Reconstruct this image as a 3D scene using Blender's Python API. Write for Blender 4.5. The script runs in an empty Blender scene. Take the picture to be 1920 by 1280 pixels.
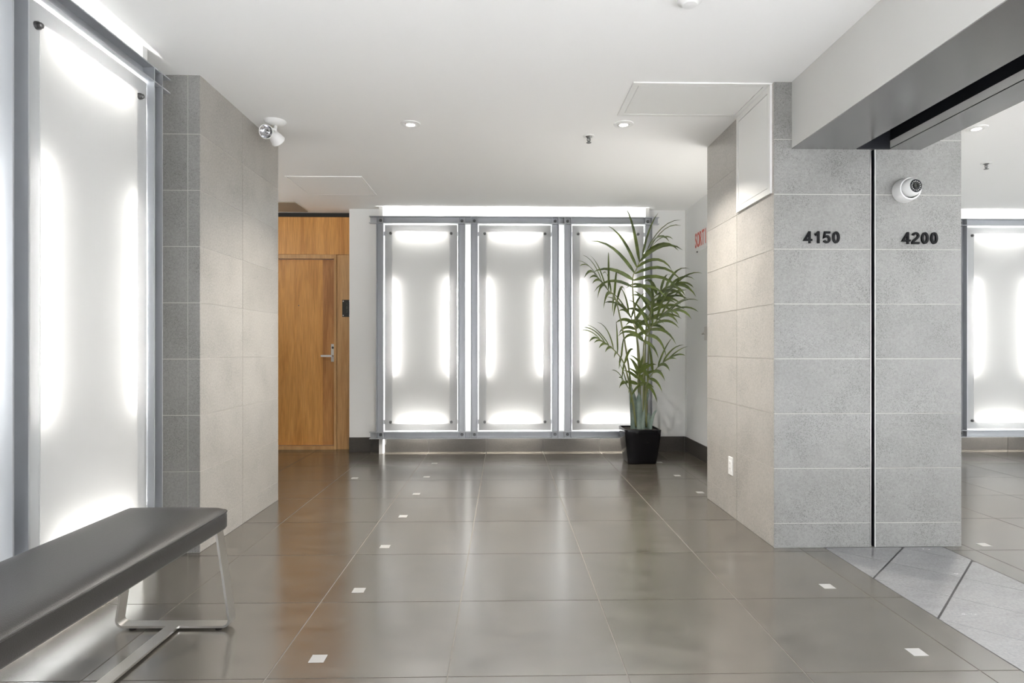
import bpy, bmesh, math, random
from mathutils import Vector, Matrix
random.seed(7)
S = bpy.context.scene
COL = S.collection

# ------------------------------------------------------------------ camera
cam_d = bpy.data.cameras.new("camera")
cam_d.sensor_width = 36.0
cam_d.lens = 1135.2 / 1920 * 36.0
cam_d.shift_x = -8.92 / 1920
cam_d.shift_y = 11.67 / 1920
cam_d.clip_start = 0.05
cam = bpy.data.objects.new("camera", cam_d)
cam.location = (0, 0, 1.1116)
cam.rotation_euler = (math.pi / 2, 0, -0.0215)
COL.objects.link(cam)
S.camera = cam

# ------------------------------------------------------------------ world, exposure, added fill lights
W = bpy.data.worlds.new("world"); S.world = W
W.use_nodes = True
W.node_tree.nodes["Background"].inputs[0].default_value = (0.86, 0.93, 1.0, 1)
W.node_tree.nodes["Background"].inputs[1].default_value = 0.2
S.view_settings.view_transform = 'Standard'
S.view_settings.look = 'None'
S.view_settings.exposure = 0.5
S.view_settings.gamma = 1.0
S.view_settings.use_curve_mapping = False
S.cycles.max_bounces = 10
S.cycles.diffuse_bounces = 7
S.cycles.glossy_bounces = 5
S.cycles.sample_clamp_indirect = 6.0
S.cycles.caustics_reflective = False
S.cycles.caustics_refractive = False

ENTRY_FILL = 1230.0       # added unseen fill light aimed at the pale entry floor behind the camera
SIDE_FILL = 125.0      # added unseen overhead fill in the neighbouring room
CORRIDOR_FILL = 13.0         # added upward fill hidden in the side corridor beyond the pier
RECESS_FILL = 8.0          # added upward fill hidden behind the tiled pillar
TUBE = 150.0             # fluorescent tube radiance
SPOT = 27.0             # downlight lamp power

def area_light(name, loc, rot, sx, sy, power, color, spread=math.pi):
    d = bpy.data.lights.new(name, 'AREA')
    d.shape = 'RECTANGLE'; d.size = sx; d.size_y = sy
    d.energy = power; d.color = color; d.spread = spread
    o = bpy.data.objects.new(name, d); o.location = loc; o.rotation_euler = rot
    COL.objects.link(o); return o
area_light("entry_fill_light", (1.6, -1.75, 2.57), (math.radians(4), 0, 0), 6.6, 2.0, ENTRY_FILL, (0.91, 0.93, 1.0))
area_light("side_fill_light", (7.4, 1.0, 2.57), (0, 0, 0), 1.2, 4.0, SIDE_FILL, (0.95, 0.975, 1.0))

area_light("corridor_fill_light", (-3.25, 4.9, 1.95), (math.pi, 0, 0), 0.25, 1.8, CORRIDOR_FILL, (1.0, 0.975, 0.93))
area_light("recess_fill_light", (1.77, 4.62, 1.05), (math.pi, 0, 0), 0.32, 0.26, RECESS_FILL, (1.0, 0.975, 0.93))
# ------------------------------------------------------------------ helpers
def link(o, parent=None):
    COL.objects.link(o)
    if parent is not None: o.parent = parent
    return o
def mesh(name, verts, faces, smooth=False):
    m = bpy.data.meshes.new(name); m.from_pydata([tuple(v) for v in verts], [], faces)
    m.update()
    if smooth:
        m.polygons.foreach_set("use_smooth", [True]*len(m.polygons))
    return m
def obj(name, verts, faces, mat, parent=None, loc=(0, 0, 0), smooth=False):
    m = mesh(name, verts, faces, smooth)
    m.materials.append(mat)
    o = bpy.data.objects.new(name, m); o.location = loc
    return link(o, parent)
BF = [(0, 3, 2, 1), (4, 5, 6, 7), (0, 1, 5, 4), (1, 2, 6, 5), (2, 3, 7, 6), (3, 0, 4, 7)]
def bv(x0, x1, y0, y1, z0, z1):
    return [(x0, y0, z0), (x1, y0, z0), (x1, y1, z0), (x0, y1, z0), (x0, y0, z1), (x1, y0, z1), (x1, y1, z1), (x0, y1, z1)]
class MB:
    def __init__(s): s.v = []; s.f = []
    def add(s, v, f):
        n = len(s.v); s.v += [tuple(a) for a in v]; s.f += [tuple(i+n for i in q) for q in f]; return s
    def box(s, *a): return s.add(bv(*a), BF)
    def tube(s, pts, r, n=8, cap=True):
        pts = [Vector(p) for p in pts]; k = len(pts)
        rs = r if isinstance(r, (list, tuple)) else [r]*k
        v = []; prev = None
        for i, p in enumerate(pts):
            t = (pts[min(i+1, k-1)] - pts[max(i-1, 0)]).normalized()
            if prev is None:
                a = t.orthogonal().normalized()
            else:
                a = (prev - t*prev.dot(t)); a = a.normalized() if a.length > 1e-6 else t.orthogonal().normalized()
            prev = a; b = t.cross(a)
            for j in range(n):
                th = 2*math.pi*j/n
                v.append(p + (a*math.cos(th) + b*math.sin(th))*rs[i])
        f = [(i*n+j, i*n+(j+1) % n, (i+1)*n+(j+1) % n, (i+1)*n+j) for i in range(k-1) for j in range(n)]
        if cap: f += [tuple(range(n-1, -1, -1)), tuple((k-1)*n+j for j in range(n))]
        return s.add(v, f)
    def lathe(s, prof, origin=(0, 0, 0), axis=(0, 0, 1), n=28):
        ax = Vector(axis).normalized(); a = ax.orthogonal().normalized(); b = ax.cross(a); o = Vector(origin)
        v = [o + ax*h + (a*math.cos(2*math.pi*j/n) + b*math.sin(2*math.pi*j/n))*max(r, 1e-5) for r, h in prof for j in range(n)]
        k = len(prof)
        f = [(i*n+j, i*n+(j+1) % n, (i+1)*n+(j+1) % n, (i+1)*n+j) for i in range(k-1) for j in range(n)]
        return s.add(v, f)
    def build(s, name, mat, parent=None, smooth=False, loc=(0, 0, 0)):
        return obj(name, s.v, s.f, mat, parent, loc, smooth)
def empty(name, loc=(0, 0, 0), rz=0.0):
    o = bpy.data.objects.new(name, None); o.location = loc; o.rotation_euler = (0, 0, rz); o.empty_display_size = 0.1
    return link(o)
def tag(o, label, cat, group=None):
    o["label"] = label; o["category"] = cat
    if group: o["group"] = group
    return o
def struct(o, label=None, cat=None):
    o["kind"] = "structure"
    if label: o["label"] = label
    if cat: o["category"] = cat
    return o
def autosmooth(o, ang=40):
    m = o.data
    m.polygons.foreach_set("use_smooth", [True]*len(m.polygons))
    bm = bmesh.new(); bm.from_mesh(m); lim = math.radians(ang)
    for e in bm.edges:
        e.smooth = not (len(e.link_faces) != 2 or e.calc_face_angle(0) > lim)
    bm.to_mesh(m); bm.free(); return o

# ------------------------------------------------------------------ materials
def new_mat(name):
    m = bpy.data.materials.new(name); m.use_nodes = True
    nt = m.node_tree; b = nt.nodes["Principled BSDF"]
    return m, nt, b
def plain(name, col, rough=0.5, metal=0.0, spec=0.5, bump=0.0, bscale=200.0):
    m, nt, b = new_mat(name)
    b.inputs["Base Color"].default_value = (*col, 1); b.inputs["Roughness"].default_value = rough
    b.inputs["Metallic"].default_value = metal; b.inputs["Specular IOR Level"].default_value = spec
    if bump:
        N = nt.nodes.new("ShaderNodeTexNoise"); N.inputs["Scale"].default_value = bscale
        g = nt.nodes.new("ShaderNodeNewGeometry"); nt.links.new(g.outputs["Position"], N.inputs["Vector"])
        B = nt.nodes.new("ShaderNodeBump"); B.inputs["Strength"].default_value = bump; B.inputs["Distance"].default_value = 0.002
        nt.links.new(N.outputs["Fac"], B.inputs["Height"]); nt.links.new(B.outputs["Normal"], b.inputs["Normal"])
    return m
def ramp(nt, stops):
    r = nt.nodes.new("ShaderNodeValToRGB"); e = r.color_ramp.elements
    e[0].position, e[0].color = stops[0][0], (*stops[0][1], 1)
    e[1].position, e[1].color = stops[1][0], (*stops[1][1], 1)
    for p, c in stops[2:]:
        k = e.new(p); k.color = (*c, 1)
    return r
def noise(nt, vec, scale, detail=4, rough=0.55):
    n = nt.nodes.new("ShaderNodeTexNoise"); n.inputs["Scale"].default_value = scale
    n.inputs["Detail"].default_value = detail; n.inputs["Roughness"].default_value = rough
    nt.links.new(vec, n.inputs["Vector"]); return n
def mixc(nt, mode, fac, a, b):
    x = nt.nodes.new("ShaderNodeMix"); x.data_type = 'RGBA'; x.blend_type = mode
    for sock, v in ((x.inputs["Factor"], fac), (x.inputs["A"], a), (x.inputs["B"], b)):
        if hasattr(v, "links"): nt.links.new(v, sock)
        elif isinstance(v, (int, float)): sock.default_value = v
        else: sock.default_value = (*v, 1)
    return x.outputs["Result"]
def stone(name, base, dark, light, rough, speck=0.0, rvar=0.05, streak=False, ior=1.5):
    """ceramic stone tile: cloudy tone, fine grain, dark pitted speckles, tone differing a little tile by tile"""
    m, nt, b = new_mat(name)
    g = nt.nodes.new("ShaderNodeNewGeometry").outputs["Position"]
    vec = g; b.inputs["IOR"].default_value = ior
    if streak:
        mp = nt.nodes.new("ShaderNodeMapping"); mp.inputs["Scale"].default_value = (1.0, 2.2, 1.0)
        mp.inputs["Rotation"].default_value = (0, 0, 0.5); nt.links.new(g, mp.inputs["Vector"]); vec = mp.outputs["Vector"]
    n1 = noise(nt, vec, 3.2 if not streak else 5.0, 7, 0.66)
    r1 = ramp(nt, [(0.33, dark), (0.70, light), (0.5, base)])
    nt.links.new(n1.outputs["Fac"], r1.inputs["Fac"])
    n2 = noise(nt, g, 85, 3, 0.7)
    r2 = ramp(nt, [(0.35, (0.86, 0.86, 0.86)), (0.62, (1.06, 1.06, 1.06))])
    nt.links.new(n2.outputs["Fac"], r2.inputs["Fac"])
    c = mixc(nt, 'MULTIPLY', 1.0, r1.outputs["Color"], r2.outputs["Color"])
    if speck:
        n3 = noise(nt, g, 210, 2, 0.6)
        n4 = noise(nt, g, 5.0, 3, 0.5)
        add = nt.nodes.new("ShaderNodeMath"); add.operation = 'MULTIPLY_ADD'
        nt.links.new(n4.outputs["Fac"], add.inputs[0]); add.inputs[1].default_value = 0.35
        nt.links.new(n3.outputs["Fac"], add.inputs[2])
        r3 = ramp(nt, [(0.745, (1, 1, 1)), (0.84, (1-speck, 1-speck, 1-speck))])
        nt.links.new(add.outputs[0], r3.inputs["Fac"])
        c = mixc(nt, 'MULTIPLY', 1.0, c, r3.outputs["Color"])
    oi = nt.nodes.new("ShaderNodeObjectInfo")
    r4 = ramp(nt, [(0.0, (0.95, 0.95, 0.95)), (1.0, (1.04, 1.04, 1.04))])
    nt.links.new(oi.outputs["Random"], r4.inputs["Fac"])
    c = mixc(nt, 'MULTIPLY', 1.0, c, r4.outputs["Color"])
    nt.links.new(c, b.inputs["Base Color"])
    mr = nt.nodes.new("ShaderNodeMapRange"); mr.inputs["To Min"].default_value = rough - rvar; mr.inputs["To Max"].default_value = rough + rvar
    nt.links.new(n1.outputs["Fac"], mr.inputs["Value"]); nt.links.new(mr.outputs["Result"], b.inputs["Roughness"])
    B = nt.nodes.new("ShaderNodeBump"); B.inputs["Strength"].default_value = 0.04; B.inputs["Distance"].default_value = 0.001
    nt.links.new(n2.outputs["Fac"], B.inputs["Height"]); nt.links.new(B.outputs["Normal"], b.inputs["Normal"])
    return m
def wood(name, c1, c2, c3, seed=0.0):
    m, nt, b = new_mat(name)
    g = nt.nodes.new("ShaderNodeNewGeometry").outputs["Position"]
    mp = nt.nodes.new("ShaderNodeMapping"); mp.inputs["Scale"].default_value = (9.0, 9.0, 0.9); mp.inputs["Location"].default_value = (seed, 0, seed)
    nt.links.new(g, mp.inputs["Vector"])
    n1 = noise(nt, mp.outputs["Vector"], 1.0, 5, 0.6); n1.inputs["Distortion"].default_value = 1.2
    r1 = ramp(nt, [(0.36, c1), (0.66, c3), (0.5, c2)])
    nt.links.new(n1.outputs["Fac"], r1.inputs["Fac"])
    mp2 = nt.nodes.new("ShaderNodeMapping"); mp2.inputs["Scale"].default_value = (160, 160, 5.0)
    nt.links.new(g, mp2.inputs["Vector"])
    n2 = noise(nt, mp2.outputs["Vector"], 1.0, 2)
    r2 = ramp(nt, [(0.35, (0.82, 0.80, 0.78)), (0.65, (1.05, 1.05, 1.05))])
    nt.links.new(n2.outputs["Fac"], r2.inputs["Fac"])
    nt.links.new(mixc(nt, 'MULTIPLY', 1.0, r1.outputs["Color"], r2.outputs["Color"]), b.inputs["Base Color"])
    b.inputs["Roughness"].default_value = 0.42
    return m
def emit(name, col, strength):
    m = bpy.data.materials.new(name); m.use_nodes = True; nt = m.node_tree; nt.nodes.clear()
    e = nt.nodes.new("ShaderNodeEmission"); e.inputs[0].default_value = (*col, 1); e.inputs[1].default_value = strength
    o = nt.nodes.new("ShaderNodeOutputMaterial"); nt.links.new(e.outputs[0], o.inputs[0]); return m
def frosted(name, dif, trans, fac, rib=True):
    m = bpy.data.materials.new(name); m.use_nodes = True; nt = m.node_tree; nt.nodes.clear()
    D = nt.nodes.new("ShaderNodeBsdfDiffuse"); D.inputs[0].default_value = (*dif, 1)
    T = nt.nodes.new("ShaderNodeBsdfTranslucent"); T.inputs[0].default_value = (*trans, 1)
    X = nt.nodes.new("ShaderNodeMixShader"); X.inputs[0].default_value = fac
    G = nt.nodes.new("ShaderNodeBsdfGlossy"); G.inputs["Roughness"].default_value = 0.22
    L = nt.nodes.new("ShaderNodeLayerWeight"); L.inputs["Blend"].default_value = 0.12
    Y = nt.nodes.new("ShaderNodeMixShader")
    sc = nt.nodes.new("ShaderNodeMath"); sc.operation = 'MULTIPLY'; sc.inputs[1].default_value = 0.25
    nt.links.new(L.outputs["Fresnel"], sc.inputs[0]); nt.links.new(sc.outputs[0], Y.inputs[0])
    nt.links.new(D.outputs[0], X.inputs[1]); nt.links.new(T.outputs[0], X.inputs[2])
    nt.links.new(X.outputs[0], Y.inputs[1]); nt.links.new(G.outputs[0], Y.inputs[2])
    o = nt.nodes.new("ShaderNodeOutputMaterial"); nt.links.new(Y.outputs[0], o.inputs[0])
    if rib:
        tc = nt.nodes.new("ShaderNodeTexCoord"); w = nt.nodes.new("ShaderNodeTexWave")
        w.bands_direction = 'X'; w.inputs["Scale"].default_value = 55.0
        nt.links.new(tc.outputs["Object"], w.inputs["Vector"])
        B = nt.nodes.new("ShaderNodeBump"); B.inputs["Strength"].default_value = 0.12; B.inputs["Distance"].default_value = 0.002
        nt.links.new(w.outputs["Fac"], B.inputs["Height"])
        nt.links.new(B.outputs["Normal"], D.inputs["Normal"]); nt.links.new(B.outputs["Normal"], G.inputs["Normal"])
    return m
M = {}
M['ceiling'] = plain("ceiling_paint", (0.90, 0.90, 0.89), 0.85, spec=0.2)
M['wall'] = plain("wall_paint", (0.83, 0.835, 0.83), 0.6, spec=0.3, bump=0.05)
M['white'] = plain("white_paint", (0.82, 0.82, 0.80), 0.45)
M['offwhite'] = plain("white_plastic", (0.80, 0.80, 0.79), 0.35)
M['floor'] = stone("floor_tile", (0.080, 0.070, 0.055), (0.056, 0.048, 0.037), (0.106, 0.094, 0.076), 0.20, rvar=0.04, streak=True, ior=3.5)
M['pale'] = stone("pale_floor_tile", (0.215, 0.216, 0.217), (0.20, 0.201, 0.202), (0.23, 0.231, 0.232), 0.26, rvar=0.04, streak=True, ior=1.8)
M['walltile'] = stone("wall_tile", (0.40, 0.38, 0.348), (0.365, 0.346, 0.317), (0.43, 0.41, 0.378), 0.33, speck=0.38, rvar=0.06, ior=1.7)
M['walltile_shaded'] = stone("wall_tile_shaded", (0.278, 0.273, 0.263), (0.252, 0.247, 0.238), (0.302, 0.297, 0.287), 0.36, speck=0.42, rvar=0.05, ior=1.6)  # same tile toned darker for front faces that catch too much fill light
M['basetile'] = stone("skirting_tile", (0.058, 0.052, 0.045), (0.046, 0.041, 0.036), (0.070, 0.063, 0.055), 0.45)
M['wallgrout'] = plain("wall_grout", (0.56, 0.545, 0.515), 0.9, spec=0.1)
M['grout'] = plain("grout", (0.235, 0.222, 0.202), 0.9, spec=0.1)
M['darkgrout'] = plain("wide_grout", (0.07, 0.07, 0.07), 0.9, spec=0.1)
M['bounce'] = plain("unseen_bounce_floor", (0.78, 0.775, 0.755), 0.5)  # made bright so the unseen floor bounces fill light up to the ceiling
M['inlay'] = plain("inlay_metal", (0.34, 0.337, 0.325), 0.30)
M['frame'] = plain("frame_metal", (0.46, 0.475, 0.50), 0.42, metal=0.55)
M['bolt'] = plain("bolt_steel", (0.16, 0.16, 0.16), 0.35, metal=0.9)
M['chrome'] = plain("brushed_steel", (0.66, 0.64, 0.61), 0.30, metal=1.0)
M['nickel'] = plain("satin_nickel", (0.74, 0.74, 0.73), 0.45, metal=0.6)
M['steel'] = plain("stainless_sheet", (0.33, 0.33, 0.328), 0.27, metal=1.0)
M['greypaint'] = plain("grey_painted_steel", (0.60, 0.595, 0.575), 0.45)
M['black'] = plain("black_recess", (0.006, 0.007, 0.010), 0.5)
M['number'] = plain("black_number", (0.006, 0.006, 0.007), 0.65, spec=0.2)
M['blacktrim'] = plain("black_trim", (0.012, 0.011, 0.010), 0.6)
M['pane'] = frosted("frosted_acrylic", (0.40, 0.40, 0.397), (0.86, 0.86, 0.84), 0.066)
M['border'] = frosted("frosted_acrylic_border", (0.42, 0.43, 0.437), (0.80, 0.80, 0.79), 0.020)
M['tube'] = emit("fluorescent_tube", (1.0, 0.99, 0.965), TUBE)
M['tube_side'] = emit("fluorescent_tube_side", (1.0, 0.99, 0.965), TUBE*0.72)
M['lamp'] = emit("downlight_lamp", (1.0, 0.95, 0.86), 12.0)
M['door'] = wood("door_veneer", (0.55, 0.255, 0.068), (0.655, 0.325, 0.092), (0.72, 0.37, 0.116), 3.0)
M['doordark'] = wood("door_heartwood", (0.38, 0.165, 0.052), (0.50, 0.235, 0.078), (0.58, 0.295, 0.102), 9.0)
M['jamb'] = wood("jamb_wood", (0.50, 0.285, 0.115), (0.56, 0.33, 0.14), (0.60, 0.365, 0.165), 5.0)
M['plaque'] = plain("dark_plaque", (0.020, 0.021, 0.018), 0.5)
M['plaquetext'] = plain("plaque_lettering", (0.075, 0.08, 0.068), 0.45)
M['pot'] = plain("black_gloss_pot", (0.004, 0.004, 0.005), 0.12, spec=0.25)
M['soil'] = plain("soil", (0.02, 0.015, 0.010), 0.95)
M['red'] = plain("red_lettering", (0.55, 0.10, 0.07), 0.5)
M['glass'] = plain("lamp_reflector", (0.5, 0.5, 0.52), 0.12, metal=0.9)
M['lens'] = plain("camera_lens", (0.004, 0.005, 0.010), 0.08)
M['beige'] = plain("beige_grille", (0.34, 0.30, 0.24), 0.7)
def leather():
    m, nt, b = new_mat("dark_leather")
    b.inputs["Base Color"].default_value = (0.020, 0.018, 0.016, 1); b.inputs["Roughness"].default_value = 0.36; b.inputs["IOR"].default_value = 1.5; b.inputs["Sheen Weight"].default_value = 0.07; b.inputs["Sheen Roughness"].default_value = 0.45
    g = nt.nodes.new("ShaderNodeNewGeometry")
    v = nt.nodes.new("ShaderNodeTexVoronoi"); v.inputs["Scale"].default_value = 330
    nt.links.new(g.outputs["Position"], v.inputs["Vector"])
    B = nt.nodes.new("ShaderNodeBump"); B.inputs["Strength"].default_value = 0.35; B.inputs["Distance"].default_value = 0.0008
    nt.links.new(v.outputs["Distance"], B.inputs["Height"]); nt.links.new(B.outputs["Normal"], b.inputs["Normal"])
    return m
M['leather'] = leather()
def leafmat(name, c1, c2):
    m, nt, b = new_mat(name)
    g = nt.nodes.new("ShaderNodeNewGeometry"); n = noise(nt, g.outputs["Position"], 9, 3)
    r = ramp(nt, [(0.35, c1), (0.65, c2)]); nt.links.new(n.outputs["Fac"], r.inputs["Fac"])
    nt.links.new(r.outputs["Color"], b.inputs["Base Color"]); b.inputs["Roughness"].default_value = 0.42
    return m
M['leaf'] = leafmat("palm_leaf", (0.040, 0.062, 0.011), (0.115, 0.150, 0.030))
M['stem'] = leafmat("palm_stem", (0.11, 0.125, 0.045), (0.17, 0.175, 0.07))
M['sheath'] = leafmat("palm_sheath", (0.10, 0.14, 0.12), (0.19, 0.235, 0.20))

# ------------------------------------------------------------------ setting
ZC = 2.59
YB = 6.49          # back wall
XL = -1.88         # left wall
T = 0.61
ROWS = [2.05 + T*k for k in range(-3, 8)]           # 0.22 ... 6.32
COLS = [-3.24, -2.63, -2.02, -1.41, -0.80, -0.19, 0.42, 1.03, 1.64, 1.782]

floor = struct(obj("floor", bv(-3.6, 9.0, -3.0, 6.72, -0.12, -0.0022), BF, M['grout']), "grey brown tiled lobby floor with pale diagonal threshold", "floor")
G = 0.0022
_cache = {}
def tile_box(name, x0, x1, y0, y1, z0, z1, mat, parent):
    key = (name, round(x1-x0, 3), round(y1-y0, 3), round(z1-z0, 3), mat.name)
    if key not in _cache:
        dx, dy, dz = (x1-x0)/2, (y1-y0)/2, (z1-z0)/2
        me = mesh(name, bv(-dx, dx, -dy, dy, -dz, dz), BF); me.materials.append(mat); _cache[key] = me
    o = bpy.data.objects.new(name, _cache[key]); o.location = ((x0+x1)/2, (y0+y1)/2, (z0+z1)/2)
    return link(o, parent)
def floor_tile(x0, x1, y0, y1):
    tile_box("floor_tile", x0+G, x1-G, y0+G, y1-G, -0.010, 0.0, M['floor'], floor)
rows2 = ROWS + [YB - 0.012]
for j in range(len(rows2)-1):
    y0, y1 = rows2[j], rows2[j+1]
    for i in range(len(COLS)-1):
        x0, x1 = COLS[i], COLS[i+1]
        if y1 <= 4.5 and x1 < XL: continue
        if y1 <= 4.5 and x0 < XL: x0 = XL + 0.012
        if i == len(COLS)-2 and y0 > 3.8: x1 = 1.948
        floor_tile(x0, x1, y0, y1)
struct(obj("floor_front_bounce", bv(-1.88, 8.2, -2.95, 0.2, -0.002, -0.0005), BF, M['bounce']))  # pale slabs added out of view to throw light upwards
struct(obj("floor_side_bounce", bv(6.26, 8.2, 0.2, 6.48, -0.002, -0.0005), BF, M['bounce']))
for x0, x1 in ((-3.24, -2.63), (-2.63, -2.02), (-2.02, -1.645)):
    floor_tile(x0, x1, YB-0.012, 6.67)
RC = [2.452, 2.59, 3.20, 3.81, 4.42, 5.03, 5.64, 6.25]
for j in range(len(rows2)-1):
    for i in range(len(RC)-1):
        floor_tile(RC[i], RC[i+1], rows2[j], rows2[j+1])
# pale threshold: 12 inch tiles laid at 45 degrees, clipped to the strip under the header
def clip(poly, inside, cut):
    out = []
    for i in range(len(poly)):
        a, b = poly[i-1], poly[i]
        if inside(b):
            if not inside(a): out.append(cut(a, b))
            out.append(b)
        elif inside(a): out.append(cut(a, b))
    return out
def clip_box(poly, x0, x1, y0, y1):
    def cx(xx): return lambda a, b: (xx, a[1] + (b[1]-a[1])*(xx-a[0])/(b[0]-a[0]))
    def cy(yy): return lambda a, b: (a[0] + (b[0]-a[0])*(yy-a[1])/(b[1]-a[1]), yy)
    for ins, ct in ((lambda p: p[0] >= x0, cx(x0)), (lambda p: p[0] <= x1, cx(x1)), (lambda p: p[1] >= y0, cy(y0)), (lambda p: p[1] <= y1, cy(y1))):
        if poly: poly = clip(poly, ins, ct)
    return poly
obj("threshold_bed", bv(1.782, 2.452, -0.4, 3.34, -0.0022, -0.0016), BF, M['darkgrout'], floor)
PD = 0.4345
for a in range(-1, 12):        # Y - X = 1.10 - PD*a
    for b in range(-1, 16):    # X + Y = 5.53 - PD*b
        d1, d0 = 1.10 - PD*a - 0.0060, 1.10 - PD*(a+1) + 0.0060
        s1, s0 = 5.53 - PD*(b-1) - 0.0022, 5.53 - PD*b + 0.0022
        q = [((s-d)/2, (s+d)/2) for s, d in ((s0, d0), (s1, d0), (s1, d1), (s0, d1))]
        q = clip_box(q, 1.785, 2.449, 0.2, 3.33)
        if len(q) < 3: continue
        ar = abs(sum(q[i-1][0]*q[i][1]-q[i][0]*q[i-1][1] for i in range(len(q))))/2
        if ar < 2e-4: continue
        ctr = (sum(p[0] for p in q)/len(q), sum(p[1] for p in q)/len(q))
        n = len(q); v = [(p[0]-ctr[0], p[1]-ctr[1], -0.008) for p in q] + [(p[0]-ctr[0], p[1]-ctr[1], 0.0) for p in q]
        f = [tuple(range(n, 2*n)), tuple(range(n-1, -1, -1))] + [(i, (i+1) % n, n+(i+1) % n, n+i) for i in range(n)]
        obj("threshold_tile", v, f, M['pale'], floor, (ctr[0], ctr[1], 0))
# small square inlays
inl = mesh("inlay", bv(-0.027, 0.027, -0.027, 0.027, -0.003, 0.0008), BF); inl.materials.append(M['inlay'])
for x, y in [(-0.664, r+0.13) for r in ROWS[2:10]] + [(1.508, r+0.13) for r in ROWS[2:10] if not 3.2 < r < 4.3] + [(-1.27, 5.19), (2.71, 3.36)]:
    o = bpy.data.objects.new("inlay", inl); o.location = (x, y, 0); link(o, floor)

struct(obj("ceiling", bv(-3.6, 9.0, -3.0, 6.72, ZC, ZC+0.12), BF, M['ceiling']), "smooth white painted ceiling", "ceiling")
struct(obj("wall_back", bv(-1.645, 9.0, YB, 6.72, 0, ZC), BF, M['wall']), "pale grey back wall behind the lit panels", "wall")
struct(obj("wall_left", bv(-2.1, XL, -3.0, 3.60, 0, ZC), BF, M['wall']), "white left wall behind the bench", "wall")
struct(obj("wall_far_left", bv(-3.7, -3.5, 3.6, 6.9, 0, ZC), BF, M['wall']))
struct(obj("wall_corridor", bv(-3.6, -2.1, 3.35, 3.60, 0, ZC), BF, M['wall']))
struct(obj("wall_right", bv(1.96, 2.55, 4.4, YB, 0, ZC), BF, M['wall']), "pale wall in the recess beyond the tiled pillar", "wall")
struct(obj("wall_far_right", bv(8.2, 8.4, -3.0, 6.5, 0, ZC), BF, M['wall']))
struct(obj("trim_1", bv(1.957, 1.96, 6.455, YB, 0.158, ZC), BF, M['white']))
struct(obj("wall_light_blocker", bv(-1.88, 8.2, -0.80, -0.62, 1.80, ZC), BF, M['wall']))  # added unseen baffle keeping the overhead fill off the pillar front
# glazed front behind the camera (piers and rails around the daylight)
wf = MB(); wf.box(-2.1, 9.0, -3.05, -2.95, 0, 0.35); wf.box(-2.1, 9.0, -3.05, -2.95, 2.52, ZC)
for x in (-2.0, -0.1, 1.6, 3.3, 5.0): wf.box(x-0.04, x+0.04, -2.95, -2.90, 0.35, 2.52)
wf.box(5.0, 9.0, -3.05, -2.95, 0.35, 2.52)
struct(wf.build("window_1", M['white']))

# tiled pier and pillar: a core (grout) with one object per tile
ZR = [0.0, 0.135, 0.440, 0.745, 1.050, 1.355, 1.660, 1.965, 2.270, ZC]
def tiled_core(name, core, faces, label):
    c = struct(obj(name, bv(*core), BF, M['wallgrout']), label, "wall")
    th = 0.010; g = 0.0020
    for axis, plane, sgn, cuts in faces:
        for i in range(len(cuts)-1):
            for j in range(len(ZR)-1):
                a0, a1 = cuts[i]+g, cuts[i+1]-g; z0, z1 = ZR[j]+g, ZR[j+1]-g
                lo, hi = (plane-th*0.0, plane+th) if sgn < 0 else (plane-th, plane)
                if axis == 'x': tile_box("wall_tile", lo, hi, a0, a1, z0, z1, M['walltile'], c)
                else: tile_box("wall_tile", a0, a1, lo, hi, z0, z1, M['walltile_shaded'], c)
    return c
e = 0.0022
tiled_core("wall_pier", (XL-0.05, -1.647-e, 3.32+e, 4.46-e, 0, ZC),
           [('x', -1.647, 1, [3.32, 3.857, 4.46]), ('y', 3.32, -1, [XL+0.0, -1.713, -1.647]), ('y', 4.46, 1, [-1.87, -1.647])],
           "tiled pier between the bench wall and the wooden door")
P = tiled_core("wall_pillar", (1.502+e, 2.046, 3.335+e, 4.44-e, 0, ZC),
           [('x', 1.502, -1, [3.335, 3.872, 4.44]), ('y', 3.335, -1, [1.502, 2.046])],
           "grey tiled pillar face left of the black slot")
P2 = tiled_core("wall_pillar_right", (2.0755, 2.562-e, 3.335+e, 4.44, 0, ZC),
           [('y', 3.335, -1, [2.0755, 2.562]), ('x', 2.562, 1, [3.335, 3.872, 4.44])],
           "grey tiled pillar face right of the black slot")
slot = struct(empty("trim_2", (2.06, 3.335, 0)), "black vertical door guide slot in the tiled pillar", "guide")
MB().box(-0.014, 0.0155, 0.05, 0.09, 0, 2.22).build("slot_back", M['black'], slot)
MB().box(-0.0145, -0.0115, -0.002, 0.02, 0, 2.22).build("metal_edge", M['chrome'], slot)
MB().box(0.0095, 0.0155, -0.001, 0.005, 0, 2.22).build("metal_edge", M['greypaint'], slot)
MB().box(0.0105, 0.0155, 0.005, 0.07, 0, 2.22).build("slot_liner", M['black'], slot)

# skirting tiles
def skirting(name, runs, label):
    s = struct(empty(name), label, "skirting")
    for x0, x1, y0, y1 in runs:
        tile_box("skirting_tile", x0, x1, y0, y1, 0.0, 0.157, M['basetile'], s)
    return s
g = 0.0018
bx = [-1.648, -1.41, -0.80, -0.19, 0.42, 1.03, 1.64, 1.95]
skirting("baseboard_back", [(bx[i]+g, bx[i+1]-g, YB-0.011, YB-0.001) for i in range(len(bx)-1)], "dark tile skirting along the back wall")
struct(obj("trim_3", bv(-1.64, 1.95, YB-0.006, YB, 0, 0.1555), BF, M['grout']))
ry = [4.45, 5.10, 5.71, 6.44, YB-0.012]
skirting("baseboard_right", [(1.949, 1.959, ry[i]+g, ry[i+1]-g) for i in range(len(ry)-1)], "dark tile skirting below the exit sign")
rx = [2.6, 3.05, 3.66, 4.27, 4.88, 5.49, 6.10, 6.71, 7.32, 7.93]
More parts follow.
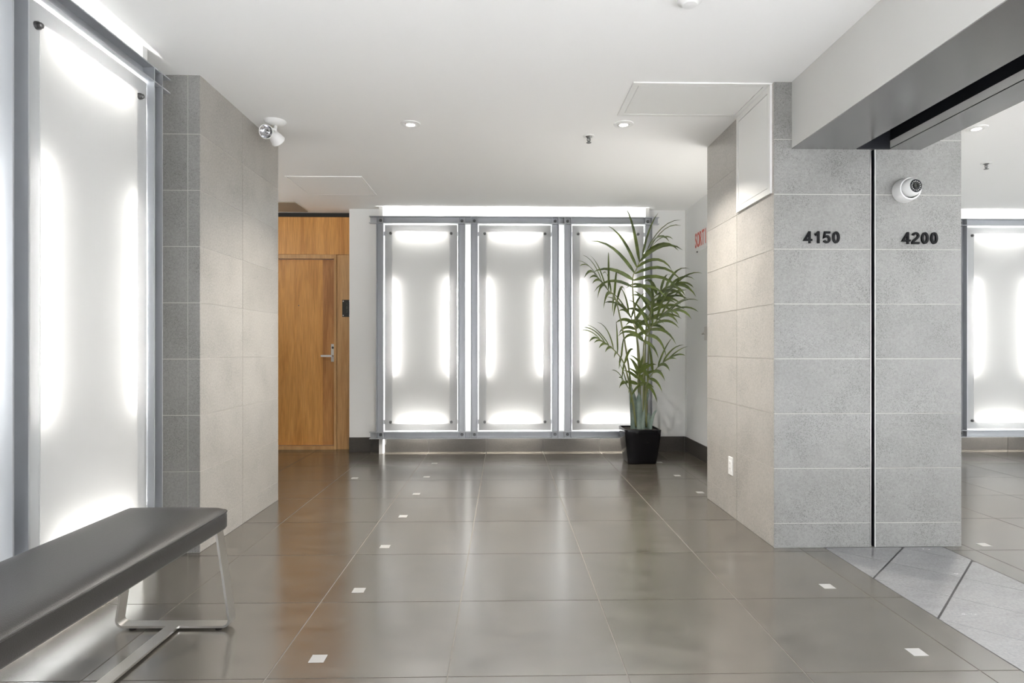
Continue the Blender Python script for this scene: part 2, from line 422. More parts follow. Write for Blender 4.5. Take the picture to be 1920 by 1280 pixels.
skirting("baseboard_far", [(rx[i]+g, rx[i+1]-g, YB-0.011, YB-0.001) for i in range(len(rx)-1)], "dark tile skirting in the room beyond the pillar")
skirting("baseboard_left", [(XL+0.001, XL+0.011, -0.6+T*i+g, -0.6+T*(i+1)-g) for i in range(6)], "dark tile skirting behind the bench")

# ------------------------------------------------------------------ header with door track over the threshold
hd = struct(empty("trim_4", (1.95, 0, 2.22)), "grey steel header box with a dark track slot above the threshold", "header")
def hb(name, mat, *a): return obj(name, bv(a[0]-1.95, a[1]-1.95, a[2], a[3], a[4]-2.22, a[5]-2.22), BF, mat, hd)
hb("side_panel", M['greypaint'], 1.602, 1.610, -0.6, 3.334, 2.221, ZC)
hb("bottom_plate", M['steel'], 1.602, 1.958, -0.6, 3.334, 2.2165, 2.221)
hb("track_recess", M['black'], 1.64, 2.34, -0.6, 3.334, 2.46, 2.47)
hb("track_wall", M['black'], 1.958, 1.965, -0.6, 3.334, 2.221, 2.46)
hb("track_wall", M['black'], 2.152, 2.156, -0.6, 3.334, 2.262, 2.46)
hb("track_lip", M['greypaint'], 2.148, 2.157, -0.6, 3.334, 2.221, 2.262)
hb("track_end", M['black'], 1.965, 2.148, 3.322, 3.333, 2.2168, 2.46)
hb("bottom_plate", M['steel'], 2.148, 2.328, -0.6, 3.334, 2.2165, 2.221)
hb("side_panel", M['greypaint'], 2.320, 2.328, -0.6, 3.334, 2.221, ZC)

# ------------------------------------------------------------------ light frames
PW, GAP, PANEL = 0.074, 0.057, 0.775
L = 6*PW + 3*PANEL + 2*GAP
ZB0, ZT1 = 0.163, 2.480
YF, YR = -0.180, -0.115
def posts_x():
    xs = []; x = 0.0
    for k in range(3):
        xs += [x, x+PW+PANEL]; x += 2*PW + PANEL + GAP
    return xs
def ring_front(x0, x1, z0, z1, xi0, xi1, zi0, zi1, y, th):
    v = [(x0, y, z0), (x1, y, z0), (x1, y, z1), (x0, y, z1), (xi0, y, zi0), (xi1, y, zi0), (xi1, y, zi1), (xi0, y, zi1),
         (x0, y+th, z0), (x1, y+th, z0), (x1, y+th, z1), (x0, y+th, z1)]
    f = [(0, 1, 5, 4), (1, 2, 6, 5), (2, 3, 7, 6), (3, 0, 4, 7), (0, 8, 9, 1), (1, 9, 10, 2), (2, 10, 11, 3), (3, 11, 8, 0)]
    return v, f
_fm = {}
def fpart(key, make, name, mat, parent, loc):
    """a part that shares its mesh between the three light frames"""
    if key not in _fm:
        b = make(); me = mesh(name, b.v, b.f); me.materials.append(mat); _fm[key] = me
    o = bpy.data.objects.new(name, _fm[key]); o.location = loc
    return link(o, parent)
def light_frame(loc, rz, label, panels=3):
    R = empty("light_frame", loc, rz); tag(R, label, "light frame", "framed frosted light panels")
    d = 0.006; yw = -0.127
    n = panels
    LL = L if n == 3 else (2*PW+PANEL)*n + GAP*(n-1)
    def hbeam():
        b = MB(); b.box(-0.072, LL+0.072, YF, YR, -PW/2, -PW/2+d); b.box(-0.072, LL+0.072, YF, YR, PW/2-d, PW/2)
        b.box(-0.070, LL+0.070, yw, yw+d, -PW/2+d, PW/2-d); return b
    for z in (ZB0+PW/2, ZT1-PW/2): fpart(('hb', n), hbeam, "cross_beam", M['frame'], R, (0, 0, z))
    def post():
        b = MB(); b.box(-PW/2, -PW/2+d, YF-0.0006, YR, ZB0, ZT1); b.box(PW/2-d, PW/2, YF-0.0006, YR, ZB0, ZT1)
        b.box(-PW/2+d, PW/2-d, yw-0.001, yw+d-0.001, ZB0, ZT1); return b
    bolt = lambda: MB().lathe([(0.0, -0.006), (0.006, -0.006), (0.006, -0.010), (0.013, -0.010), (0.016, -0.004), (0.016, 0.0)], axis=(0, 1, 0), n=14)
    for x in posts_x()[:2*n]:
        p = fpart('post', post, "post", M['frame'], R, (x+PW/2, 0, 0))
        for z in (ZB0+PW/2, ZT1-PW/2): fpart('bolt', bolt, "bolt", M['bolt'], p, (0, yw-0.001, z))
    # frosted sheets with standoff bolts, tubes behind
    c = 0.011; zi0, zi1 = ZB0+PW+c, ZT1-PW-0.014; w = PANEL-2*c
    ix, iz = 0.078, 0.068
    ys = -0.150
    def border():
        b = MB(); b.add(*ring_front(-w/2, w/2, zi0, zi1, -w/2+ix, w/2-ix, zi0+iz, zi1-iz, ys, 0.010)); return b
    def pane():
        b = MB(); x0, x1, z0, z1, y = -w/2+ix, w/2-ix, zi0+iz, zi1-iz, ys-0.003
        b.add([(x0, y, z0), (x1, y, z0), (x1, y, z1), (x0, y, z1), (x0, y+0.003, z0), (x1, y+0.003, z0), (x1, y+0.003, z1), (x0, y+0.003, z1)],
              [(0, 1, 2, 3), (0, 4, 5, 1), (1, 5, 6, 2), (2, 6, 7, 3), (3, 7, 4, 0)]); return b
    stand = lambda: MB().lathe([(0.0, -0.024), (0.007, -0.024), (0.010, -0.021), (0.010, -0.011), (0.015, -0.011), (0.015, 0.0)], axis=(0, 1, 0), n=14)
    clipm = lambda: MB().box(-0.013, 0.013, -0.004, 0.004, -0.022, 0.022)
    th = lambda: MB().tube([(-0.25, 0, 0), (0.25, 0, 0)], 0.013, 8)
    tv = lambda: MB().tube([(0, 0, -0.50), (0, 0, 0.50)], 0.013, 8)
    for k in range(n):
        xc = k*(2*PW+PANEL+GAP) + PW + PANEL/2
        S_ = fpart('border', border, "acrylic_sheet", M['border'], R, (xc, 0, 0))
        fpart('pane', pane, "glowing_pane", M['pane'], S_, (0, 0, 0))
        for sx in (-1, 1):
            for z in (zi0+iz+0.020, zi1-iz-0.020):
                fpart('stand', stand, "standoff_bolt", M['bolt'], S_, (sx*(w/2-ix+0.017), ys, z))
                fpart('clip', clipm, "clip", M['frame'], R, (xc+sx*(PANEL/2-0.008), ys+0.020, z))
        for z in (zi0+iz+0.018, zi1-iz-0.018): fpart('th', th, "lamp_tube", M['tube'], R, (xc, -0.072, z))
        for sx in (-1, 1): fpart('tv', tv, "lamp_tube", M['tube_side'], R, (xc+sx*(w/2-ix-0.008), -0.088, 1.33))
    return R, LL
LFB, _ = light_frame((-1.325, YB, 0), 0.0, "three frosted light panels in a steel frame on the back wall behind the palm")
LFL, _ = light_frame((XL, 3.056-L, 0), math.pi/2, "tall frosted light panels in a steel frame on the left wall behind the bench")
LFR, _ = light_frame((4.838, YB, 0), 0.0, "frosted light panels in a steel frame in the room right of the pillar")
MB().add([(-0.006, -0.002, 0), (0.008, -0.002, 0), (0.008, -0.002, -0.030), (0.002, -0.002, -0.062), (-0.004, -0.002, -0.060), (-0.006, 0.002, 0), (0.008, 0.002, 0), (0.008, 0.002, -0.030), (0.002, 0.002, -0.062), (-0.004, 0.002, -0.060)],
         [(0, 4, 3, 2, 1), (5, 6, 7, 8, 9), (0, 1, 6, 5), (1, 2, 7, 6), (2, 3, 8, 7), (3, 4, 9, 8), (4, 0, 5, 9)]).build("cable_tag", M['white'], LFB, loc=(0.092, -0.15, ZB0))
# white side fins that carry the frames
for nm, x0, x1, y0, y1 in (("trim_5", -1.307, -1.268, YB-0.115, YB), ("trim_6", 1.501, 1.540, YB-0.115, YB), ("trim_7", 4.856, 4.895, YB-0.115, YB)):
    struct(obj(nm, bv(x0, x1, y0, y1, 0, ZC), BF, M['white']))
for nm, y0, y1 in (("trim_8", 2.999, 3.038), ("trim_9", 3.056-L+0.018, 3.056-L+0.057)):
    struct(obj(nm, bv(XL, XL+0.115, y0, y1, 0, ZC), BF, M['white']))

# ------------------------------------------------------------------ wooden door and its surround (recess behind the pier)
YD = 6.67
struct(obj("wall_door", bv(-3.6, -1.60, YD+0.05, YD+0.2, 0, ZC), BF, M['wall']))
dr = struct(empty("door_1", (-2.3, YD, 0)), "orange brown maple veneer door with a steel lever handle", "door")
def db(name, mat, x0, x1, y0, y1, z0, z1, parent=None):
    return obj(name, bv(x0+2.3, x1+2.3, y0, y1, z0, z1), BF, mat, parent or dr)
db("top_panel", M['door'], -3.5, -1.645, 0, 0.05, 2.132, 2.540)
db("side_panel", M['jamb'], -1.824, -1.645, 0, 0.05, 0.0, 2.128)
db("jamb", M['jamb'], -1.856, -1.828, -0.012, 0.10, 0.0, 2.128)
db("jamb", M['jamb'], -2.86, -2.832, -0.012, 0.10, 0.0, 2.128)
db("jamb", M['jamb'], -2.832, -1.856, -0.012, 0.10, 2.085, 2.128)
db("side_panel", M['door'], -3.5, -2.864, 0, 0.05, 0.0, 2.128)
db("threshold", M['jamb'], -2.832, -1.856, -0.02, 0.09, 0.0, 0.036)
leaf = db("leaf", M['door'], -2.830, -1.990, 0.035, 0.08, 0.042, 2.080)
db("leaf_stile", M['doordark'], -1.9895, -1.858, 0.035, 0.08, 0.042, 2.080)
hp = db("lock_plate", M['nickel'], -1.898, -1.860, 0.028, 0.035, 0.958, 1.152)
hh = MB(); hh.lathe([(0.0, -0.006), (0.010, -0.006), (0.013, -0.003), (0.013, 0)], axis=(0, 1, 0), n=16)
hh.build("keyway", M['bolt'], hp, loc=(2.3-1.879, 0.028, 1.112))
hh = MB(); hh.tube([(2.3-1.879, 0.028, 1.022), (2.3-1.879, -0.030, 1.022)], 0.009, 10); hh.box(2.3-1.992, 2.3-1.868, -0.038, -0.024, 1.011, 1.033)
hh.build("lever", M['nickel'], hp)
MB().lathe([(0.0, -0.003), (0.006, -0.003), (0.006, 0)], axis=(0, 1, 0), n=12).build("peephole", M['bolt'], leaf, loc=(2.3-2.253, 0.035, 1.576))
struct(obj("trim_10", bv(-3.5, -1.646, YD+0.02, YD+0.05, 2.540, ZC), BF, M['blacktrim']))
pq = tag(empty("room_plaque", (-1.720, YD, 1.542)), "small dark tactile room plaque on the wood panel beside the door", "sign")
MB().box(-0.046, 0.046, -0.008, 0.0, -0.093, 0.093).build("plate", M['plaque'], pq)
for sx in (-1, 1):
    for sz in (-1, 1):
        MB().lathe([(0.0, -0.003), (0.006, -0.003), (0.007, 0)], axis=(0, 1, 0), n=10).build("screw", M['chrome'], pq, loc=(sx*0.035, -0.008, sz*0.078))

def text_mesh(name, s, size, mat, parent, loc, rot, extrude, offset=0.0, sx=1.0, align='CENTER'):
    cu = bpy.data.curves.new(name, 'FONT'); cu.body = s; cu.size = size; cu.extrude = extrude; cu.offset = offset
    cu.align_x = align; cu.align_y = 'CENTER'; cu.resolution_u = 6
    t = bpy.data.objects.new(name, cu); COL.objects.link(t)
    dg = bpy.context.evaluated_depsgraph_get()
    me = bpy.data.meshes.new_from_object(t.evaluated_get(dg))
    bpy.data.objects.remove(t); bpy.data.curves.remove(cu)
    me.materials.clear(); me.materials.append(mat)
    o = bpy.data.objects.new(name, me); o.location = loc; o.rotation_euler = rot; o.scale = (sx, 1, 1)
    return link(o, parent)
FRONT = (math.pi/2, 0, 0)
for i, ch in enumerate("102"):
    text_mesh("digit", ch, 0.042, M['plaquetext'], pq, (0.004, -0.009, 0.048-0.040*i), FRONT, 0.001)
def stroke_poly(b, pts, t, y0, y1):
    """thick polyline in the xz plane with mitred joints, extruded from y0 to y1"""
    P_ = [Vector(p) for p in pts]; k = len(P_); lf, rt = [], []
    for i in range(k):
        d0 = (P_[i]-P_[i-1]).normalized() if i else (P_[1]-P_[0]).normalized()
        d1 = (P_[i+1]-P_[i]).normalized() if i < k-1 else d0
        n0, n1 = Vector((-d0.y, d0.x)), Vector((-d1.y, d1.x)); m_ = (n0+n1).normalized(); sc = min(1/max(m_.dot(n0), 0.35), 2.0)
        lf.append(P_[i]+m_*t/2*sc); rt.append(P_[i]-m_*t/2*sc)
    v = []
    for a, c in zip(lf, rt): v += [(a.x, y0, a.y), (c.x, y0, c.y), (c.x, y1, c.y), (a.x, y1, a.y)]
    f = [(4*i+j, 4*i+(j+1) % 4, 4*i+4+(j+1) % 4, 4*i+4+j) for i in range(k-1) for j in range(4)] + [(3, 2, 1, 0), tuple(4*(k-1)+j for j in range(4))]
    b.add(v, f)
def el(cx, cy, rx, ry, a0, a1, n=18): return [(cx+rx*math.cos(math.radians(a0+(a1-a0)*i/n)), cy+ry*math.sin(math.radians(a0+(a1-a0)*i/n))) for i in range(n+1)]
GLYPH = {
    '0': ([el(0, 0, 0.185, 0.405, 90, 450, 36)], 0.185),
    '1': ([[(0.075, -0.5), (0.075, 0.5)], [(0.10, 0.455), (-0.06, 0.27), (-0.16, 0.215)]], 0.185),
    '4': ([[(0.115, -0.5), (0.115, 0.5)], [(0.30, -0.215), (-0.235, -0.215), (0.115, 0.44)]], 0.165),
    '2': ([el(0.0, 0.195, 0.19, 0.215, 170, -25, 16) + [(0.09, -0.02), (-0.10, -0.20), (-0.19, -0.33), (-0.21, -0.42)], [(-0.29, -0.415), (0.275, -0.415)]], 0.175),
    '5': ([[(0.25, 0.415), (-0.115, 0.415), (-0.175, 0.02)] + el(-0.005, -0.155, 0.195, 0.26, 130, -155, 20)], 0.172)}
for s, xc, zc, lab in (("4150", 1.768, 1.725, "black raised number 4150 on the grey tiled pillar"), ("4200", 2.322, 1.723, "black raised number 4200 on the grey tiled pillar below the camera")):
    r_ = tag(empty("suite_number", (xc, 3.335, zc)), lab, "number sign", "suite numbers on the pillar")
    for i, ch in enumerate(s):
        b = MB(); hgt = 0.066
        for k, st in enumerate(GLYPH[ch][0]):
            stroke_poly(b, [(x*hgt*1.18, z*hgt) for x, z in st], GLYPH[ch][1]*hgt, -0.010-0.0002*k, -0.001)
        b.build("digit", M['number'], r_, loc=(-0.0775 + 0.0525*i, 0, 0))

# ------------------------------------------------------------------ right recess wall: exit sign, wall plate
ex = tag(empty("exit_sign", (1.96, 6.110, 2.18)), "white box exit sign with red letters reading SORTIE", "exit sign")
MB().box(-0.022, 0.0, -0.46, 0.0, -0.098, 0.098).build("box", M['offwhite'], ex)
for i, ch in enumerate("SORTIE"):
    text_mesh("letter", ch, 0.205, M['red'], ex, (-0.023, -0.045-0.073*i, 0.0), (math.pi/2, 0, -math.pi/2), 0.001, 0.003, 0.55)
MB().lathe([(0.0, -0.012), (0.006, -0.012), (0.006, 0)], n=10).build("test_button", M['black'], ex, loc=(-0.012, -0.05, -0.098))
wp = tag(empty("wall_release", (1.96, 5.82, 1.25)), "grey wall plate with a small lever below the exit sign", "wall plate")
MB().box(-0.008, 0, -0.05, 0.035, -0.065, 0.065).build("plate", M['chrome'], wp)
lv = MB(); lv.tube([(-0.006, 0.015, 0), (-0.035, 0.018, -0.006)], 0.007, 8); lv.tube([(-0.035, 0.022, -0.006), (-0.035, -0.045, 0.010)], 0.006, 8)
lv.build("lever", M['chrome'], wp)

# ------------------------------------------------------------------ access hatches
def ceiling_hatch(name, x0, x1, y0, y1, fw, label, mat=None):
    m = mat or M['ceiling']
    r_ = tag(empty(name, ((x0+x1)/2, (y0+y1)/2, ZC)), label, "access panel")
    cx, cy = (x0+x1)/2, (y0+y1)/2; a, b = x1-cx, y1-cy; t = 0.007
    f = MB(); f.box(-a, a, -b, -b+fw, -t, 0); f.box(-a, a, b-fw, b, -t, 0); f.box(-a, -a+fw, -b+fw, b-fw, -t, 0); f.box(a-fw, a, -b+fw, b-fw, -t, 0)
    f.build("frame", m, r_); q = fw+0.004
    MB().box(-a+q, a-q, -b+q, b-q, -t+0.001, 0).build("hatch_door", m, r_)
    return r_
ceiling_hatch("ceiling_hatch", 0.722, 1.500, 3.352, 3.836, 0.034, "large white access panel in the ceiling beside the tiled pillar", M['white'])
ceiling_hatch("ceiling_hatch", -1.885, -1.225, 5.252, 5.88, 0.016, "square white access panel in the ceiling before the wooden door")
gr = tag(empty("ceiling_grille", (-2.55, 6.40, ZC)), "beige panel in the ceiling above the wooden door", "grille")
MB().box(-0.5, 0.41, -0.21, 0.21, -0.006, 0).build("panel", M['beige'], gr)
gf = MB(); gf.box(-0.5, 0.425, 0.20, 0.215, -0.009, 0); gf.box(-0.5, 0.425, -0.215, -0.20, -0.009, 0); gf.box(0.41, 0.425, -0.2, 0.2, -0.009, 0)
gf.build("frame", M['beige'], gr)
wh = tag(empty("wall_hatch", (1.502, 3.604, 2.282)), "white access door on the side of the tiled pillar", "access panel")
f = MB(); a, b0, b1, fw = 0.246, -0.306, 0.300, 0.034
f.box(-0.012, 0, -a, -a+fw, b0, b1); f.box(-0.012, 0, a-fw, a, b0, b1); f.box(-0.012, 0, -a+fw, a-fw, b0, b0+fw); f.box(-0.012, 0, -a+fw, a-fw, b1-fw, b1)
f.build("frame", M['white'], wh); q = fw+0.004
MB().box(-0.011, 0, -a+q, a-q, b0+q, b1-q).build("hatch_door", M['white'], wh)

# ------------------------------------------------------------------ ceiling fittings
def downlight(x, y, label):
    r_ = tag(empty("downlight", (x, y, ZC)), label, "downlight", "recessed ceiling downlights")
    autosmooth(MB().lathe([(0.066, 0), (0.064, -0.005), (0.046, -0.008), (0.042, -0.005)], n=36).build("trim_ring", M['offwhite'], r_))
    autosmooth(MB().lathe([(0.041, -0.001), (0.040, -0.007), (0.030, -0.009), (0.028, -0.004)], n=32).build("gimbal", M['offwhite'], r_))
    MB().lathe([(0.0, -0.0075), (0.028, -0.0075)], n=24).build("lamp", M['lamp'], r_)
    d = bpy.data.lights.new("downlight_beam", 'AREA'); d.shape = 'DISK'; d.size = 0.06; d.energy = SPOT; d.color = (1.0, 0.945, 0.87); d.spread = math.radians(120)
    o = bpy.data.objects.new("downlight_beam", d); o.location = (0, 0, -0.014); link(o, r_)
for x, y, lab in ((-0.615, 4.013, "white round downlight in the ceiling left of the sprinkler"), (0.792, 3.985, "white round downlight beside the large ceiling access panel"),
                  (3.182, 4.009, "white round downlight in the room right of the pillar")):
    downlight(x, y, lab)
def sprinkler(x, y, label):
    r_ = tag(empty("sprinkler", (x, y, ZC)), label, "sprinkler", "ceiling sprinkler heads")
    autosmooth(MB().lathe([(0.040, 0), (0.039, -0.004), (0.026, -0.006), (0.024, -0.002)], n=28).build("escutcheon", M['offwhite'], r_))
    b = MB(); b.lathe([(0.0, -0.003), (0.022, -0.003), (0.012, -0.012), (0.008, -0.018), (0.0, -0.018)], n=14)
    b.tube([(-0.009, 0, -0.015), (-0.011, 0, -0.028), (-0.003, 0, -0.044)], 0.0028, 6); b.tube([(0.009, 0, -0.015), (0.011, 0, -0.028), (0.003, 0, -0.044)], 0.0028, 6)
    b.tube([(0, 0, -0.016), (0, 0, -0.042)], 0.003, 6); b.build("head", M['bolt'], r_)
    MB().lathe([(0.0, -0.044), (0.018, -0.046), (0.017, -0.048), (0.0, -0.047)], n=14).build("deflector", M['bolt'], r_)
sprinkler(0.594, 4.219, "small steel sprinkler head between the two middle downlights")
sprinkler(3.868, 4.773, "small steel sprinkler head in the room right of the pillar")
sd = tag(empty("smoke_detector", (0.785, 2.540, ZC)), "white round ceiling detector cut by the top edge of the picture", "detector")
autosmooth(MB().lathe([(0.0, -0.036), (0.030, -0.034), (0.040, -0.022), (0.052, -0.018), (0.055, 0)], n=32).build("cap", M['offwhite'], sd))
# twin-head emergency light
em = tag(empty("emergency_light", (-1.492, 3.985, ZC)), "white twin head emergency light on the ceiling above the tiled pier", "emergency light")
autosmooth(MB().lathe([(0.0, -0.030), (0.03, -0.029), (0.055, -0.018), (0.068, -0.006), (0.070, 0)], n=36).build("base", M['offwhite'], em))
for i, (p, d) in enumerate((((-0.040, -0.045, -0.085), (-0.05, -1.0, -0.25)), ((0.010, 0.02, -0.120), (0.25, 0.75, -0.45)))):
    a = MB(); a.tube([(0.005, 0, -0.025), (0.0, 0.0, -0.055), tuple(c*0.75 for c in p)], 0.011, 10); ar = a.build("arm", M['offwhite'], em, True)
    h = empty_h = MB(); h.lathe([(0.0, -0.062), (0.018, -0.060), (0.034, -0.045), (0.043, -0.018), (0.045, 0.0), (0.047, 0.004), (0.045, 0.008), (0.041, 0.006)], origin=p, axis=d, n=28)
    ho = autosmooth(h.build("lamp_head", M['offwhite'], em), 50)
    r2 = MB(); r2.lathe([(0.041, 0.005), (0.030, -0.010), (0.012, -0.020), (0.010, -0.004), (0.0, -0.002)], origin=p, axis=d, n=28)
    r2.build("reflector", M['glass'], ho, True)
# turret camera on the pillar
sc_ = tag(empty("security_camera", (2.232, 3.335, 1.985)), "white turret security camera on the pillar above the number 4200", "camera")
autosmooth(MB().lathe([(0.066, 0), (0.067, 0.012), (0.064, 0.050), (0.060, 0.062), (0.054, 0.064), (0.052, 0.058)], axis=(0, -1, 0.0), n=40).build("housing", M['offwhite'], sc_), 50)
dirn = Vector((0.10, -1.0, 0.02)).normalized(); bc = Vector((0.004, -0.056, 0.006))
ball = MB(); ball.lathe([(0.0, -0.051)] + [(0.051*math.cos(t), 0.051*math.sin(t)) for t in [math.radians(a_) for a_ in range(-80, 46, 9)]] + [(0.036, 0.037)], origin=bc, axis=dirn, n=36)
bo = autosmooth(ball.build("eyeball", M['offwhite'], sc_), 50)
MB().lathe([(0.036, 0.037), (0.034, 0.0375), (0.015, 0.0375)], origin=bc, axis=dirn, n=32).build("lens_window", M['lens'], bo)
MB().lathe([(0.015, 0.0375), (0.0145, 0.041), (0.0125, 0.041), (0.011, 0.036), (0.0, 0.035)], origin=bc, axis=dirn, n=24).build("lens", M['plaque'], bo)
led = MB(); u_ = dirn.orthogonal().normalized(); v_ = dirn.cross(u_)
for k in range(14):
    t = 2*math.pi*k/14; c_ = bc + dirn*0.0375 + (u_*math.cos(t)+v_*math.sin(t))*0.025
    led.lathe([(0.0, 0.002), (0.0022, 0.0015), (0.0026, 0)], origin=c_, axis=dirn, n=8)
led.build("infrared_ring", M['chrome'], bo)
for nm, loc, sx, sy, lab in (("trim_fill_recess", (1.77, 4.62, 1.05), 0.165, 0.135, "added unseen white housing of the upward fill behind the tiled pillar"), ("trim_fill_corridor", (-3.25, 4.9, 1.95), 0.14, 0.92, "added unseen white housing of the upward fill in the side corridor")):  # housings added around the two hidden fill lights
    wl_ = struct(empty(nm, loc), lab, "wall light")
    MB().add([(-sx, -sy, -0.004), (sx, -sy, -0.004), (sx, sy, -0.004), (-sx, sy, -0.004), (-sx*0.8, -sy*0.8, -0.12), (sx*0.8, -sy*0.8, -0.12), (sx*0.8, sy*0.8, -0.12), (-sx*0.8, sy*0.8, -0.12)],
             [(7, 6, 5, 4), (0, 1, 2, 3), (0, 4, 5, 1), (1, 5, 6, 2), (2, 6, 7, 3), (3, 7, 4, 0)]).build("housing", M['white'], wl_)
    bx_ = MB().box(-0.11 if sx > sy else -0.20, 0.11 if sx > sy else -sx*0.8, -0.178 if sx > sy else -0.1, -sy*0.7 if sx > sy else 0.1, -0.10, -0.03)
    bx_.build("wall_bracket", M['white'], wl_)
# wall outlet
ot = tag(empty("wall_outlet", (1.502, 3.968, 0.332)), "white electrical outlet low on the tiled pillar", "outlet")
MB().box(-0.006, 0, -0.036, 0.036, -0.058, 0.058).build("cover_plate", M['offwhite'], ot)
rc = MB().box(-0.009, -0.006, -0.017, 0.017, -0.034, 0.034).build("receptacle", M['white'], ot)
sl = MB()
for z in (-0.017, 0.017):
    for y in (-0.006, 0.006): sl.box(-0.0095, -0.0088, y-0.001, y+0.001, z-0.004, z+0.004)
sl.build("socket_slots", M['bolt'], rc)

# ------------------------------------------------------------------ bench
bn = tag(empty("bench", (-1.333, 1.62, 0), -0.016), "long dark leather bench with flat steel legs against the left wall", "bench")
def cushion():
    hw, hl, zb, zs, zt = 0.208, 0.865, 0.385, 0.455, 0.479
    rad = 0.034; nx, ny = 20, 60
    # outline of rounded rectangle sampled on grid via mapping
    vs, fs = [], []
    def sup(t): return t
    grid = []
    for j in range(ny+1):
        row = []
        v = -1 + 2*j/ny; v = math.copysign(1-(1-abs(v))**1.6, v) if abs(v) < 1 else v
        for i in range(nx+1):
            u = -1 + 2*i/nx; u = math.copysign(1-(1-abs(u))**1.5, u)
            x, y = u*hw, v*hl
            # round the corners
            ex_, ey_ = max(abs(x)-(hw-rad), 0), max(abs(y)-(hl-rad), 0)
            if ex_ > 0 and ey_ > 0:
                m_ = max(ex_, ey_); r_ = math.hypot(ex_, ey_); k = m_/r_
                x = math.copysign(hw-rad+ex_*k, x); y = math.copysign(hl-rad+ey_*k, y)
            dx, dy = (hw-abs(x)), (hl-abs(y)); d = min(dx, dy)
            if ex_ > 0 and ey_ > 0: d = rad - math.hypot(abs(x)-(hw-rad), abs(y)-(hl-rad))
            h = 1-math.exp(-max(d, 0)/0.032)
            z = zs + (zt-zs)*h + 0.003*(1-u*u)
            row.append(len(vs)); vs.append((x, y, z))
        grid.append(row)
    for j in range(ny):
        for i in range(nx): fs.append((grid[j][i], grid[j][i+1], grid[j+1][i+1], grid[j+1][i]))
    loop = [grid[0][i] for i in range(nx+1)] + [grid[j][nx] for j in range(1, ny+1)] + [grid[ny][i] for i in range(nx-1, -1, -1)] + [grid[j][0] for j in range(ny-1, 0, -1)]
    rim = [vs[i] for i in loop]
    rings = [loop]
    for z, ins in ((zs-0.005, 0.003), (zs-0.011, -0.001), (zb+0.010, -0.001), (zb+0.003, 0.003), (zb, 0.010)):
        r_ = []
        for (x, y, _) in rim:
            k = 1-ins/hw; k2 = 1-ins/hl
            r_.append(len(vs)); vs.append((x*k, y*k2, z))
        rings.append(r_)
    n = len(loop)
    for a, b in zip(rings, rings[1:]):
        for i in range(n): fs.append((a[i], b[i], b[(i+1) % n], a[(i+1) % n]))
    fs.append(tuple(reversed(rings[-1])))
    o = obj("seat_cushion", vs, fs, M['leather'], bn)
    autosmooth(o, 60)
    # piping along the rim
    s_ = MB(); pts = [(x, y, z-0.001) for x, y, z in rim] + [(rim[0][0], rim[0][1], rim[0][2]-0.001)]
    s_.tube(pts, 0.0036, 6, cap=False)
    s_.build("piping", M['leather'], o, True)
cushion()
def flat_bar(path, width, thick, up):
    """flat bar swept in a plane: path in (x,z), width along y"""
    b = MB(); k = len(path); v = []
    for i, (x, z) in enumerate(path):
        x0, z0 = path[max(i-1, 0)]; x1, z1 = path[min(i+1, k-1)]
        tx, tz = x1-x0, z1-z0; l_ = math.hypot(tx, tz); nx, nz = -tz/l_, tx/l_
        for sy, sn in ((-1, -1), (1, -1), (1, 1), (-1, 1)):
            v.append((x+nx*sn*thick/2, sy*width/2, z+nz*sn*thick/2))
    f = [(i*4+j, i*4+(j+1) % 4, i*4+4+(j+1) % 4, i*4+4+j) for i in range(k-1) for j in range(4)] + [(3, 2, 1, 0), tuple(4*(k-1)+j for j in range(4))]
    return b.add(v, f)
def arc(cx, cz, r, a0, a1, n=7): return [(cx+r*math.cos(math.radians(a0+(a1-a0)*i/n)), cz+r*math.sin(math.radians(a0+(a1-a0)*i/n))) for i in range(n+1)]
bw, tw, zz, zt_, rr = 0.221, 0.170, 0.012, 0.388, 0.026
path = [(-tw, zt_)] + arc(-bw+rr, zz+rr, rr, 182, 270) + arc(bw-rr, zz+rr, rr, 270, 358) + [(tw, zt_)]
for yy in (0.818, -0.818):
    lg = flat_bar(path, 0.050, 0.009, None).build("leg_frame", M['chrome'], bn, loc=(0.016, yy, 0)); autosmooth(lg, 35)
    for xx in (-0.17, 0.17): MB().lathe([(0.013, 0.0), (0.013, 0.008)], n=12).build("glide", M['black'], lg, loc=(xx, 0, 0))
MB().box(-0.025, 0.025, -0.793, 0.793, 0.008, 0.0165).build("stretcher", M['chrome'], bn, loc=(0.016, 0, 0))

# ------------------------------------------------------------------ planter and palm
PX, PY = 1.325, 5.885
pl = tag(empty("planter", (PX, PY, 0)), "glossy black square planter holding the palm by the back wall", "planter")
def rrect(hw, r, z, n=6):
    pts = []
    for cx, cy, a0 in ((hw-r, hw-r, 0), (-hw+r, hw-r, 90), (-hw+r, -hw+r, 180), (hw-r, -hw+r, 270)):
        for k in range(n+1):
            t = math.radians(a0+90*k/n); pts.append((cx+r*math.cos(t), cy+r*math.sin(t), z))
    return pts
rings = [rrect(0.125, 0.02, 0.0), rrect(0.136, 0.025, 0.006), rrect(0.150, 0.028, 0.10), rrect(0.163, 0.030, 0.20), rrect(0.172, 0.032, 0.28), rrect(0.175, 0.032, 0.325), rrect(0.174, 0.032, 0.331), rrect(0.164, 0.026, 0.331), rrect(0.160, 0.024, 0.31), rrect(0.150, 0.020, 0.20)]
n_ = len(rings[0]); vv = [p for r_ in rings for p in r_]
ff = [(i*n_+j, i*n_+(j+1) % n_, (i+1)*n_+(j+1) % n_, (i+1)*n_+j) for i in range(len(rings)-1) for j in range(n_)] + [tuple(range(n_-1, -1, -1))]
autosmooth(obj("pot", vv, ff, M['pot'], pl), 50)
